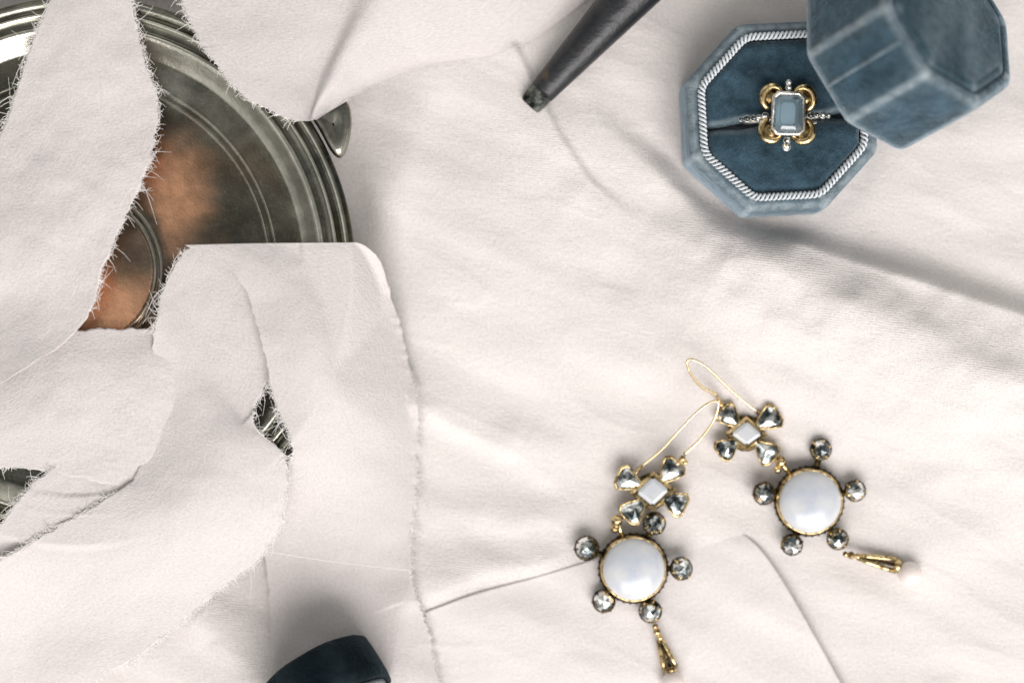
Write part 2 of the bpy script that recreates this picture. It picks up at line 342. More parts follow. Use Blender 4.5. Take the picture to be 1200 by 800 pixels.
# ------------------------------------------------------------------ round silver lid
PROF = [(0.01, 16.5), (8, 16.45), (16.6, 16.2), (17.0, 16.2), (17.3, 16.5), (17.6, 16.62), (17.9, 16.5), (18.15, 16.15), (18.5, 16.15), (18.8, 16.5), (19.1, 16.62), (19.4, 16.5), (19.7, 16.15),
        (30, 15.95), (44.2, 15.9), (44.55, 15.9), (44.7, 16.06), (44.85, 15.9), (46.0, 15.9), (46.33, 15.9), (46.5, 16.1), (46.67, 15.9), (47.2, 15.9),
        (52.6, 15.95), (53.2, 16.1), (56.4, 18.5), (57.0, 19.0), (57.5, 19.1), (57.9, 18.9), (58.2, 18.2), (58.6, 18.0), (59.6, 18.1), (60.3, 18.3), (60.6, 18.75), (61.0, 18.8), (61.3, 18.4), (61.6, 17.6),
        (62.4, 17.5), (62.9, 17.7), (63.2, 17.95), (64.1, 17.8), (64.8, 17.2), (65.05, 16.3), (64.9, 15.4), (64.3, 15.0), (64.2, 13.5)]
pr = np.array(PROF); fr = []
for i in range(len(pr)-1):
    k = max(1, int(np.hypot(*(pr[i+1]-pr[i]))/1.5))
    for s_ in range(k): fr.append(pr[i]+(pr[i+1]-pr[i])*s_/k)
fr.append(pr[-1]); fr = np.array(fr)
def zlid(X, Y):
    r = np.hypot(X-SC[0], Y-SC[1]); z = np.interp(r, pr[:-3, 0], pr[:-3, 1]); z = np.where((r > 53) & (r < 64.5), np.maximum(z, 18.9), z)
    return np.where(r < 64.5, z, 18.9-np.maximum(r-64.5, 0)**1.3*1.0)
root = thing('round_tin', 'tarnished round silver tin with engraved rings, under the cream ribbons', 'tin', (SC[0], SC[1], 0))
V, F = lathe(fr, 300, (SC[0], SC[1], 0))
x, y = V[:, 0], V[:, 1]; rr_ = np.hypot(x-SC[0], y-SC[1])
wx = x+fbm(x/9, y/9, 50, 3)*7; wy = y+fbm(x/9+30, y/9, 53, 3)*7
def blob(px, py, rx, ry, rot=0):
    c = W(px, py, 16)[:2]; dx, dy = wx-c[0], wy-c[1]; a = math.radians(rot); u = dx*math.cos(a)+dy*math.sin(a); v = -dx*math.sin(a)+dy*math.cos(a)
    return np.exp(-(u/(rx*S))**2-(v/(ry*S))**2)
warm_refl = np.clip(blob(214, 228, 28, 50, 15)*1.15+blob(135, 358, 56, 46)*1.3+blob(290, 195, 40, 26, 120)*.08, 0, 1)  # soft warm reflections painted into the lid colour
warm_refl *= (rr_ < 51.5)*(1-((rr_ > 17) & (rr_ < 19.8))*.8)
tarn_refl = np.clip((rr_ < 52.9)*1.0, 0, 1)*(.86+.14*fbm(x/6, y/6, 60, 3))
tarn_refl = np.clip(tarn_refl-blob(185, 95, 40, 16, -30)*.5-blob(250, 150, 60, 20, -50)*.22, 0, 1)  # tarnish thinned where paler reflections are painted in
tarn_refl = np.where(rr_ >= 52.9, .10+.25*np.clip(-(y-SC[1])/60+.5, 0, 1)+.10*np.clip(fbm(x/5, y/5, 70, 3)*3, 0, 1)+.2*np.clip((rr_-59)/6, 0, 1)+.6*(((rr_ > 61.2) & (rr_ < 62.9)) | ((rr_ > 58.0) & (rr_ < 60.0)) | (rr_ > 63.3)), tarn_refl)
crest = ((rr_ > 57.1) & (rr_ < 57.95)) | ((rr_ > 60.35) & (rr_ < 61.25)) | ((rr_ > 62.95) & (rr_ < 63.4)); tarn_refl = np.where(crest, .0, np.where((rr_ > 57.9), np.maximum(tarn_refl, .62), tarn_refl))
tarn_refl = np.where(((rr_ > 17.2) & (rr_ < 18)) | ((rr_ > 18.7) & (rr_ < 19.5)), .45, tarn_refl); tarn_refl = np.where(((rr_ > 44.6) & (rr_ < 44.8)) | ((rr_ > 46.4) & (rr_ < 46.6)), .1, tarn_refl)
new_obj('lid', V, F, M_PLATE, root, attr={'warm_reflection': warm_refl, 'tarnish_and_reflection': np.clip(tarn_refl, 0, 1)})
V, F = lathe([(63.6, 15.2), (63.4, 14), (62.6, 4), (62.4, 2), (61.8, .3), (61.2, -.5), (0.1, -.5)], 160, (SC[0], SC[1], 0))
new_obj('body', V, F, M_PLATE, root, attr={'warm_reflection': np.zeros(len(V)), 'tarnish_and_reflection': np.full(len(V), .75)})
# thumb tab at the rim
tp = [(360, 130), (374, 118), (394, 114), (407, 121), (411, 140), (409, 160), (404, 177), (397, 184), (387, 176), (374, 152)]
P = crom([W(a, b_, 17)[:2] for a, b_ in tp+tp[:1]], 41)[:-1]; c0 = P.mean(0); TBm = MB(); V = []; L = [(1.0, 14.6), (1.02, 15.6), (.95, 16.6), (.75, 17.3), (.4, 17.0), (.05, 16.7)]
for s_, z in L: V += [(*(c0+(p-c0)*s_), z-.06*max(0, (p[0]-c0[0]))) for p in P]
TBm.add(V, grid_faces(len(L), 40, True)[:, ::-1].tolist()+[tuple(range(40))])
o = TBm.build('thumb_tab', M_TABM, root)

# ------------------------------------------------------------------ ribbons
def smax(a, b_, k): 
    h = np.clip(.5+.5*(a-b_)/k, 0, 1); return b_*(1-h)+a*h+k*h*(1-h)
def ribbon(name, label, curves, nu=160, nv=60, clear=.6, cf=None, fray={}, rumple=.35, seed=0, extra=None, holdz=None, dens=.15, flen=1.0, matl=None, kind='ribbon', group='cream silk ribbons'):
    """curves: long edges and inner lines of the ribbon, each a list of (px, py, z); the surface runs through them"""
    C = np.array([crom(c, 24) for c in curves]) if len({len(c) for c in curves}) > 1 else np.array(curves, float)
    G = crom(C.transpose(1, 0, 2), nu); G = crom(G.transpose(1, 0, 2), nv) if len(curves) > 2 else np.array([G[:, 0]*(1-s_)+G[:, 1]*s_ for s_ in np.linspace(0, 1, nv)])
    # G: nv x nu x 3 (px,py,z)
    z = G[..., 2]; u = np.linspace(0, 1, nu)[None, :]; v = np.linspace(0, 1, nv)[:, None]
    px, py = G[..., 0].copy(), G[..., 1].copy()
    k = S*(H-z)/H; X, Y = (px-600)*k, (400-py)*k
    z0 = z+rumple*(fbm(X/13+seed, Y/13, 40+seed, 2)*1.4+fbm(X/5+seed*3, Y/5, 90+seed, 2)*.5)
    jag = .3*(vnoise(u*97+seed, v*0+3, 21)*.7+vnoise(u*41+seed, v*0+9, 22)*.8+vnoise(u*17+seed, v*0+5, 24)*.6)
    for side in (0, 1):
        if side in fray:
            wgt = np.clip(1-(v if side == 0 else 1-v)*14, 0, 1); d = px[-1:]-px[:1], py[-1:]-py[:1]; L = np.hypot(*d)+1e-6; sg = -1 if side == 0 else 1
            px += sg*wgt*jag*d[0]/L*5; py += sg*wgt*jag*d[1]/L*5
    for _ in range(3):
        k = S*(H-z)/H; X, Y = (px-600)*k, (400-py)*k
        cl = clear if cf is None else cf(u, v)
        z = smax(z0, smax(zc(X, Y), zlid(X, Y), 2.0)+cl, .9)
    k = S*(H-z)/H; X, Y = (px-600)*k, (400-py)*k
    V = np.stack([X, Y, z], -1)
    lu = np.r_[0, np.cumsum(np.linalg.norm(np.diff(V.mean(0), axis=0), axis=1))]; wv = np.linalg.norm(V[-1]-V[0], axis=-1).mean()
    UV = np.stack([np.broadcast_to(lu, (nv, nu))+seed*37, np.broadcast_to(v*wv, (nv, nu))], -1).reshape(-1, 2)
    root = thing(name, label, kind, V[nv//2, nu//2], group)
    o = new_obj('silk_band', V.reshape(-1, 3), grid_faces(nv, nu)[:, ::-1], matl or M_RIBBON, root, uv=UV)
    sol = o.modifiers.new('thickness', 'SOLIDIFY'); sol.thickness = .00012; sol.offset = 0
    if fray:
        mb = MB(); rg = np.random.default_rng(seed+5)
        for side in fray:
            E_ = V[0] if side == 0 else V[-1]; I_ = V[3] if side == 0 else V[-4]
            cum = np.r_[0, np.cumsum(np.linalg.norm(np.diff(E_, axis=0), axis=1))]; n = int(cum[-1]/dens)
            lo_, hi_ = fray[side]; keep = lambda s_: any(a_ <= s_/cum[-1] <= b_ for a_, b_ in zip(lo_, hi_))
            clump = np.abs(vnoise(np.arange(n)*.11+seed, np.zeros(n)+side, 23))
            for q in range(n):
                s_ = rg.uniform(0, cum[-1])
                if not keep(s_): continue
                e = np.array([np.interp(s_, cum, E_[:, j]) for j in range(3)]); i_ = np.array([np.interp(s_, cum, I_[:, j]) for j in range(3)])
                if abs(e[0]) > 140 or abs(e[1]) > 96: continue
                d = e-i_; d[2] *= .3; d /= np.linalg.norm(d)+1e-9; tg = np.array([-d[1], d[0], 0])
                ln = flen*(.15+rg.gamma(1.1, .42)*(.6+2.2*clump[q])); ln = ln if rg.random() > .01 else rg.uniform(2.5, 5.5); ang = rg.normal(0, .6)
                d2 = d*math.cos(ang)+tg*math.sin(ang); cv = rg.normal(0, .8); pts = [e-d*.35]
                for s2 in (.3, .65, 1.0): pts.append(e+d2*ln*s2+tg*cv*ln*s2*s2+np.array([0, 0, rg.normal(0, .25)*s2*ln*.6-.15*s2]))
                mb.add(*tube(pts, [.085, .08, .065, .04], 3, False))
            for q in range(int(cum[-1]/3.5)):   # loose threads lying along the edge
                s_ = rg.uniform(2, cum[-1]-2); L_ = rg.uniform(1.5, 5); pts = []; of = rg.uniform(-.3, .5)
                if not keep(s_): continue
                for s2 in np.linspace(0, 1, 7):
                    e = np.array([np.interp(s_+L_*s2, cum, E_[:, j]) for j in range(3)]); i_ = np.array([np.interp(s_+L_*s2, cum, I_[:, j]) for j in range(3)])
                    d = (e-i_)/(np.linalg.norm(e-i_)+1e-9); pts.append(e+d*(of+rg.normal(0, .13)+.4*math.sin(s2*PI)*rg.uniform(.2, 1))+np.array([0, 0, .1+rg.normal(0, .08)]))
                if abs(pts[0][0]) < 140 and abs(pts[0][1]) < 96: mb.add(*tube(pts, .06, 3, False))
        mb.build('fringe', M_THREAD, root, kind='stuff')
    return root, V
# under layers first
ribbon('ribbon', 'cream ribbon strip with raw edge crossing the silver rim at the left border', [
    [(-90, 690, 10), (-30, 645, 16), (0, 614, 19.4), (50, 556, 19.5), (120, 520, 19.3), (190, 470, 18)],
    [(-80, 710, 15), (0, 664, 17), (60, 632, 18.6), (120, 600, 19.2), (180, 568, 19), (240, 530, 15)]], 110, 40, .8, fray={0: ([0], [1])}, seed=1)
ribbon('ribbon', 'broad cream ribbon lying flat over the lower part of the silver tin', [
    [(-120, 520, 19), (-40, 440, 19.6), (0, 420, 19.6), (50, 396, 19.6), (95, 386, 19.6), (140, 385, 19.4), (185, 385, 19.0), (235, 392, 18), (285, 410, 15)],
    [(-130, 545, 21.5), (-50, 515, 22), (0, 500, 21), (60, 470, 21), (110, 455, 20.8), (160, 450, 21), (195, 450, 20.4), (240, 450, 17.5), (285, 460, 14)],
    [(-140, 590, 18.5), (-50, 556, 19.2), (0, 549, 19.6), (45, 550, 19.6), (90, 560, 19.6), (150, 570, 19.4), (200, 570, 18), (240, 560, 14), (285, 550, 12)]], 160, 60, .9, fray={0: ([.36], [.56]), 1: ([.1], [.38])}, seed=2, flen=.7)
# loop: comes down from the top fold, turns and runs out at the lower left
ribbon('ribbon', 'looping cream ribbon that turns back to the lower left corner', [
    [(222, 288, 19.8), (207, 308, 20.2), (190, 346, 20.8), (181, 388, 20.9), (177, 440, 19.2), (174, 500, 19.2), (154, 562, 20.1), (70, 615, 20.0), (0, 658, 19.4), (-80, 705, 18)],
    [(250, 291, 19.6), (240, 318, 19.2), (232, 350, 19.2), (234, 400, 19.0), (238, 450, 19.8), (245, 520, 22), (232, 590, 23), (150, 660, 18), (60, 730, 10), (-30, 790, 6)],
    [(300, 293, 19.4), (312, 330, 19.2), (320, 370, 19.2), (324, 415, 19.0), (298, 494, 19.4), (334, 540, 19.8), (322, 630, 16), (240, 705, 12), (160, 768, 10.5), (50, 835, 4)]], 360, 80, 1.15, fray={0: ([0, .55], [.2, 1]), 1: ([.16], [1])}, seed=3, flen=.9)
ribbon('ribbon', 'long cream ribbon folded straight over the tin edge, hanging down to the dark box', [
    [(216, 287, 21.2), (262, 308, 21.4), (292, 352, 21.6), (309, 415, 21.8), (322, 468, 21.2), (342, 526, 20), (324, 575, 13), (308, 628, 6), (316, 700, 3), (318, 770, 2), (308, 860, 2)],
    [(300, 285, 21.4), (340, 310, 22), (370, 360, 22.2), (385, 420, 22), (398, 470, 20), (410, 530, 14), (410, 600, 8), (398, 680, 3), (400, 760, 1.5), (405, 860, 1.5)],
    [(418, 284, 20.2), (442, 300, 16), (461, 352, 7), (479, 420, 3), (489, 478, 2), (488, 555, 2), (483, 625, 2.8), (484, 690, 2.4), (502, 745, 2.4), (528, 860, 2.4)]], 360, 90, 1.9, fray={0: ([.3], [.48]), 1: ([.3], [1])}, seed=4, flen=.8)
ribbon('ribbon', 'frayed cream ribbon falling straight down over the upper left of the tin', [
    [(82, -80, 20), (58, 0, 21.4), (30, 72, 21), (12, 130, 20.5), (-12, 185, 20.5), (-40, 245, 20.5), (-62, 300, 20.5), (-85, 350, 20), (-110, 400, 20), (-150, 440, 20)],
    [(118, -80, 21), (106, 0, 22.4), (98, 72, 22.6), (96, 130, 22.2), (84, 190, 22.4), (60, 255, 23), (38, 315, 22.4), (20, 358, 20.6), (-30, 400, 20), (-90, 450, 20)],
    [(156, -80, 20), (155, 0, 21.4), (167, 62, 21.4), (184, 118, 21.4), (180, 170, 21.6), (155, 238, 22), (122, 312, 22.6), (94, 382, 23.6), (20, 438, 24), (-90, 500, 22)]], 360, 80, 1.2, fray={0: ([0], [1]), 1: ([0], [.66])}, seed=5, rumple=.5, flen=.95)
ribbon('ribbon', 'cream ribbon folded to a point over the top right rim of the tin', [
    [(196, -70, 20), (212, 0, 21), (240, 58, 21.2), (280, 106, 21.2), (318, 130, 21), (348, 142, 20.6)],
    [(300, -70, 22), (318, 0, 22), (322, 50, 22.2), (336, 92, 21.6), (350, 122, 21.4), (356, 142, 21)],
    [(420, -70, 22), (405, 0, 21.3), (388, 50, 21), (372, 92, 20.6), (366, 122, 20.6), (361, 142, 21)],
    [(520, -70, 22.8), (470, 0, 22.8), (430, 52, 22.6), (398, 96, 22.3), (376, 122, 21.9), (366, 141, 21.6)],
    [(740, -70, 0), (688, 0, 1), (600, 58, 2.5), (500, 78, 8), (425, 109, 16), (371, 140, 21.6)]], 260, 130, 1.0, fray={0: ([0], [1])}, seed=6, rumple=.3, flen=.7)
ribbon('ribbon', 'smooth cream ribbon end with one crisp cut edge under the left earring', [
    [(497, 717, -1), (560, 694, -1), (640, 672, -1), (740, 640, -1), (815, 618, -1), (858, 612, -1)],
    [(505, 790, -1), (580, 780, -1), (670, 765, -1), (790, 735, -1), (880, 690, -1), (912, 672, -1)],
    [(515, 880, -1), (620, 880, -1), (730, 880, -1), (860, 880, -1), (980, 880, -1), (1030, 880, -1)]], 140, 90, .5, seed=7, rumple=.1, matl=M_SMOOTH,
    cf=lambda u, v: .35-(.25+.5*np.clip((u-.5)/.3, 0, 1))*np.exp(-(v/.25)**2)*np.clip((u-.15)/.25, 0, 1)+2.0*np.clip((u-.45)/.55, 0, 1)**1.5*np.clip((v-.08)/.4, 0, 1))
# loose thread across the long ribbon
mb = MB(); pts = crom([W(312, 646, 17), W(345, 651, 15), W(385, 657, 11), W(425, 662, 9), W(480, 668, 6)], 24); mb.add(*tube(pts, .07, 4))
o = mb.build('loose_thread', M_THREAD); tag(o, 'single pale loose thread stretched across the long ribbon', 'thread')

# ------------------------------------------------------------------ ring box base
phi = math.radians(3.0); AX = np.array([[math.cos(phi), math.sin(phi), 0], [-math.sin(phi), math.cos(phi), 0], [0, 0, 1]])
bc = np.array([BC[0], BC[1], 0.0]); A0 = 22.3
box = thing('ring_box', 'open octagonal dusty blue velvet ring box holding the ring', 'box', bc)
mb = MB(); V, F, A = octa_loft([(A0-1, .3, 0), (A0+.3, .8, .3), (A0+.5, 4, 0), (A0+.4, 10, 0), (A0+.1, 15, 0), (A0-.3, 16.4, .55), (A0-1.3, 17.1, .7), (A0-2.6, 17.2, .1), (A0-3.4, 16.6, 0), (A0-3.6, 12, -1)], AX, bc, 1.3, capstart=True); mb.add(V, F, A)
mb.build('body', M_VEL, box, attr='wear')
# cushion in two halves with a slot for the band
ac = 18.2
def cushion(sgn):
    ring, _ = ngon_ring(ac, 1.0); nx = 90; ny = 46; V = []; A = []
    slot0 = -1.2   # mm below centre
    for i in range(ny):
        t_ = i/(ny-1)
        for j in range(nx):
            X = -ac+2*ac*j/(nx-1)
            # octagon limits
            lim = min(ac, ac*math.sqrt(2)-abs(X)); gap = .45+.25*math.sin(X*.5)
            y0 = slot0+.055*X+sgn*gap; y1 = sgn*lim
            Y = y0+(y1-y0)*t_ if sgn*(y1-y0) > 0 else y0
            e = min(1, (1-t_)*6)*min(1, (ac-abs(X))/2.0+.05); d = abs(Y-y0)
            z = 15.6+1.9*(1-math.exp(-(d/1.5)**1.3))*1-1.0*math.exp(-d/.35)*2.2+1.1*math.sqrt(max(0, 1-(X/ac)**2))*math.sqrt(max(0, 1-(Y/ac)**2))
            z -= (1-math.sqrt(max(0, 1-(1-e)**2)))*2.6
            V.append((X, Y, z+.12*float(vnoise(X/2.5, Y/2.5, 3)))); A.append(.35*math.exp(-((d-.9)/.6)**2))
    V = np.array(V) @ AX+bc; F = grid_faces(ny, nx); F = F if sgn > 0 else F[:, ::-1]
    return new_obj('cushion', V, F[:, ::-1], M_VEL, box, attr={'wear': np.array(A)})
cushion(1); cushion(-1)
mb = MB(); V, F, A = octa_loft([(ac+.6, 12.5, 0), (.2, 12.5, 0)], AX, bc); mb.add(V, F); mb.build('inner_floor', M_SATIN, box)
# twisted piping: two-ply rope round the cushion
def rope(center, axes, apo, z, rad, pitch, name, parent, matl, strands=3, tilt=None):
    ring, _ = ngon_ring(apo, 2.0, k=6); P = np.c_[ring, np.full(len(ring), z)]; P = np.vstack([P, P[:1]])
    cum = np.r_[0, np.cumsum(np.linalg.norm(np.diff(P, axis=0), axis=1))]; n = int(cum[-1]/.16); s_ = np.linspace(0, cum[-1], n)
    Q = np.c_[[np.interp(s_, cum, P[:, j]) for j in range(3)]].T
    T = np.gradient(Q, axis=0); T /= np.linalg.norm(T, axis=1)[:, None]; nrm = np.c_[T[:, 1], -T[:, 0], np.zeros(n)]; mb = MB(); tot = round(cum[-1]/pitch)
    for k in range(strands):
        a = 2*PI*(s_/cum[-1]*tot+k/strands); C_ = Q+nrm*(np.cos(a)*rad)[:, None]+np.array([0, 0, 1])*(np.sin(a)*rad)[:, None]
        V, F = tube(C_, rad*.50, 6, False); mb.add(np.asarray(center)+V @ np.array(axes), F)
    return mb.build(name, matl, parent)
rope(bc, AX, 19.0, 17.6, .66, 2.1, 'twisted_piping', box, M_CORD, 2)

# ------------------------------------------------------------------ ring
s0 = W(924, 133, 22.5); rb = np.array([s0[0], s0[1], 18.0])
ring = thing('ring', 'gold ring with emerald cut pale blue stone, standing in the blue cushion', 'ring', rb)
ta_ = math.radians(-2); RX = np.array([[math.cos(ta_), math.sin(ta_), 0], [-math.sin(ta_), math.cos(ta_), 0], [0, 0, 1]])
def RP(dx, dy, z): return s0*[1, 1, 0]+np.array([dx, dy, 0])*(1.1 if max(abs(dx), abs(dy)) < 9 else 1) @ RX+np.array([0, 0, z])
def ecut(hx, hy, c, z, axes=RX):
    q = [(hx-c, hy), (hx, hy-c), (hx, -hy+c), (hx-c, -hy), (-hx+c, -hy), (-hx, -hy+c), (-hx, hy-c), (-hx+c, hy)]
    return [s0*[1, 1, 0]+np.array([a, b_, 0])*1.0 @ axes+np.array([0, 0, z]) for a, b_ in q]
mb = MB(); V = ecut(3.4, 4.5, 1.1, 22.0)+ecut(3.2, 4.3, 1.0, 22.7)+ecut(2.75, 3.8, .9, 23.2)+ecut(2.2, 3.1, .7, 23.55)
mb.add(V, [(i+8*r_, i+8*(r_+1), (i+1) % 8+8*(r_+1), (i+1) % 8+8*r_) for r_ in range(3) for i in range(8)]+[tuple(range(24, 32))[::-1]])
V = ecut(3.2, 4.3, 1.0, 22.0)+ecut(2.2, 3.1, .8, 20.6)+ecut(.6, 1.5, .2, 19.6)
mb.add(V, [(i+8*r_, i+8*(r_+1), (i+1) % 8+8*(r_+1), (i+1) % 8+8*r_) for r_ in range(2) for i in range(8)]+[tuple(range(16, 24))])
mb.build('blue_stone', M_AQUA, ring, smooth=False)
mb = MB(); loops = [ecut(2.9, 4.0, 1.0, 19.5), ecut(3.8, 4.9, 1.2, 20.5), ecut(4.05, 5.2, 1.3, 22.3), ecut(3.8, 4.95, 1.2, 22.85), ecut(3.3, 4.4, 1.1, 22.7), ecut(3.25, 4.35, 1.1, 22.0)]
mb.add(sum(loops, []), [(i+8*r_, (i+1) % 8+8*r_, (i+1) % 8+8*(r_+1), i+8*(r_+1)) for r_ in range(5) for i in range(8)]); mb.build('bezel', M_SILV, ring)
mb = MB(); V = ecut(2.7, 3.8, 1.0, 20.3)+ecut(2.7, 3.8, 1.0, 19.2); mb.add(V, [tuple(range(8))[::-1]]); mb.build('foil_back', M_FOIL, ring)
for sx in (-1, 1):
    for sy in (-1, 1):
        mb = MB(); pts = []
        for k in range(15):
            a = math.radians(-72+234*k/14); r_ = 2.35
            lx, ly = 3.25+r_*math.cos(a)*.95, 3.3+r_*math.sin(a)*1.05; pts.append(RP(sx*lx, sy*ly, 20.6+.5*math.sin(PI*k/14)))
        mb.add(*tube(pts, [.5+.5*math.sin(PI*k/14) for k in range(15)], 8))
        mb.add(*ball(RP(sx*3.7, sy*3.9, 20.0), 2.1, sc3=(1, 1, .45)))
        mb.build('scroll', M_GOLD, ring)
mbd = MB(); mbs = MB()
for dx, dy, r_ in ((0, 5.6, .75), (0, 6.7, .7), (0, -5.7, .85), (0, -7.0, .95), (-4.7, -.5, .8), (-6.0, -.9, .7), (-7.2, -1.1, .75), (-8.5, -1.2, .8), (-9.7, -1.35, .7), (-10.8, -1.5, .55), (4.9, -.1, .8), (6.3, .1, .6), (7.6, .1, .8), (8.8, .1, .6), (-5.6, -1.9, .6), (6.0, -1.4, .45)):
    p = RP(dx, dy, 21.3-.10*abs(dx)); o = MB().add(*ball(p+[0, 0, .25], r_*.8, 8, 5)).build('small_diamond', M_DIA, ring, smooth=False)
    mbs.add(*lathe([(r_*.6, -.6), (r_*1.05, -.2), (r_*1.05, .1), (r_*.8, .15), (r_*.7, 0)], 12, p)[0:2])
mbs.build('grain_setting', M_SILV, ring)
mb = MB(); pts = [RP(12.2*math.cos(a)*.95, .10*12*math.cos(a)-.6, 7.6+11.3*math.sin(a)) for a in np.linspace(-.2, PI+.2, 40)]; mb.add(*tube(pts, .75, 8)); mb.build('band', M_SILV, ring)

# ------------------------------------------------------------------ ring box lid, leaning on the base
LC = np.array([84.866, 66.015, 16.9]); th, az, ph, LR, LH = .754, .516, 2.006, 23.195, 24.23
n_ = np.array([math.sin(th)*math.cos(az), math.sin(th)*math.sin(az), math.cos(th)]); u_ = np.array([math.cos(th)*math.cos(az), math.cos(th)*math.sin(az), -math.sin(th)]); LA = np.array([u_, np.cross(n_, u_), n_])
la = LR*math.cos(PI/8)
lid = thing('box_cover', 'blue velvet octagonal lid tipped up against the ring box', 'lid', LC)
mb = MB(); pr_ = [(la-2.2, 3, -1), (la-2.0, .8, 0), (la-1.2, .1, .3), (la-.3, .2, .55), (la, 1.0, .5), (la+.05, 2.2, .05), (la+.1, 6, 0), (la+.1, 12, 0), (la+.1, 18, 0), (la, LH-2.0, .05), (la-.25, LH-.9, .35), (la-.9, LH-.2, .45), (la-1.6, LH, .12), (la-2.6, LH-.05, 0), (la-3.1, LH-.5, -1), (la-3.4, LH-.75, -1), (la-3.8, LH-.5, 0), ]
V, F, A = octa_loft(pr_, LA, LC, 1.6, phase=ph, capend=True); mb.add(V, F, A); mb.build('shell', M_VEL, lid, attr='wear')
mb = MB(); V, F, A = octa_loft([(la-2.1, .9, 0), (la-2.3, LH-3, 0), (.3, LH-2.6, 0)], LA, LC, 1.6, phase=ph); mb.add(V, [f[::-1] for f in F]); mb.build('lining', M_SATIN, lid)
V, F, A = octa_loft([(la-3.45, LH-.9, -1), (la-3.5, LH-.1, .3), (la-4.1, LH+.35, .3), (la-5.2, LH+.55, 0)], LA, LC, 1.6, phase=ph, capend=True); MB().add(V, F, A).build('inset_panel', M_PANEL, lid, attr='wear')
# raised seam down the middle of the long face (between corner 1 and 2)
c1 = ph+PI/4; c2 = ph+PI/2
def seam(f, h0, h1, rr, parent):
    a = np.array([math.cos(c1), math.sin(c1)])*LR*(1-f)+np.array([math.cos(c2), math.sin(c2)])*LR*f
    nn = np.array([math.cos((c1+c2)/2), math.sin((c1+c2)/2)]); pts = [LC+np.array([*(a-nn*.28), h]) @ LA for h in np.linspace(h0, h1, 20)]
    V, F = tube(pts, rr, 10); return new_obj('seam', V, F, M_VEL, parent, attr={'wear': np.full(len(V), .4)})
seam(.47, 1.2, LH-1.2, .62, lid)

# ------------------------------------------------------------------ dark navy box, tipped on its side at the bottom edge
def dark_box():
    c = W(386, 820, 12); d = np.array([.46, -.70, .34]); d /= np.linalg.norm(d)
    u = np.cross([0, 0, 1], d); u /= np.linalg.norm(u); v = np.cross(d, u); A3 = np.array([u, v, d]); a = 15.5
    r = thing('navy_box', 'dark navy velvet box tipped on its side at the bottom edge', 'box', (c[0], c[1], 0))
    mb = MB(); V, F, A = octa_loft([(.5, -9.5, 0), (a-4, -9.5, 0), (a-1.6, -9.0, .2), (a-.5, -8.0, .4), (a-.2, -4, 0), (a-.1, 0, 0), (a-.3, 2.6, .3), (a-1.2, 3.2, .3), (a-2.2, 3.0, 0), (a-2.6, 0, -1)], A3, c, 4.0, capstart=True, phase=.25); mb.add(V, F, A)
    mb.build('body', M_NAVY, r, attr='wear')
    V, F, A = octa_loft([(a-2.4, 1.5, 0), (a-3.2, 3.4, 0), (a-5, 4.2, 0), (.4, 4.8, 0)], A3, c, 3.0, phase=.25); MB().add(V, F, A).build('cushion', M_NAVY, r, attr='wear')
    Q = A3.copy(); e = .25-PI/8; R2 = np.array([[math.cos(e), math.sin(e), 0], [-math.sin(e), math.cos(e), 0], [0, 0, 1]])
    rope(c, R2 @ A3, a-2.3, 3.7, .4, 2.2, 'twisted_piping', r, M_DULL)
    return r
dark_box()

# ------------------------------------------------------------------ dark tapered handle
p0 = W(624, 120, 4.6); p1 = W(757, -26, 9.5); ax = p1-p0; L = np.linalg.norm(ax); dirv = ax/L
hd = thing('tapered_handle', 'dark mottled tapered handle with a worn grey tip', 'handle', p0)
mb = MB(); ns = 44; P = np.array([p0+dirv*(L*1.35*s_) for s_ in np.linspace(.06, 1, ns)]); rad = np.array([3.1+4.6*s_ for s_ in np.linspace(.03, 1, ns)]); V, F = tube(P, rad, 18, flat=.85)
mb.add(V, F); mb.build('shaft', M_HORN, hd)
P = np.array([p0+dirv*q for q in (-1.2, -1.0, -.4, 1.5, 4.5, 7.8, 9.4, 10.2)]); V, F = tube(P, [1.9, 2.6, 2.9, 3.05, 3.2, 3.4, 3.52, 3.4], 18, flat=.85); MB().add(V, F).build('tip', M_TIP, hd)

# ------------------------------------------------------------------ earrings
def rose(c, r, seed, h=.62, axes=None):
    rg = np.random.default_rng(seed); n = 6; a0 = rg.uniform(0, 1); V = []
    for k in range(n): V.append((r*math.cos(a0+k*PI/3), r*math.sin(a0+k*PI/3), 0))
    for k in range(n): a = a0+(k+.5)*PI/3; V.append((r*.9*math.cos(a), r*.9*math.sin(a), .1*r))
    for k in range(n): a = a0+(k)*PI/3; V.append((r*.55*math.cos(a)+rg.normal(0, .04)*r, r*.55*math.sin(a)+rg.normal(0, .04)*r, r*h*.75))
    V.append((rg.normal(0, .06)*r, rg.normal(0, .06)*r, r*h)); F = []
    for k in range(n):
        k2 = (k+1) % n; F += [(k, 6+k, 12+k), (6+k, k2, 12+k2), (6+k, 12+k2, 12+k), (12+k, 12+k2, 18)]
    V = np.array(V); 
    if axes is not None: V = V @ np.array(axes)
    return V+np.asarray(c), F
def tilt(rg, a):
    n = np.array([rg.normal(0, a), rg.normal(0, a), 1]); n /= np.linalg.norm(n); u = np.cross([0, 1, 0], n); u /= np.linalg.norm(u); return np.array([u, np.cross(n, u), n])
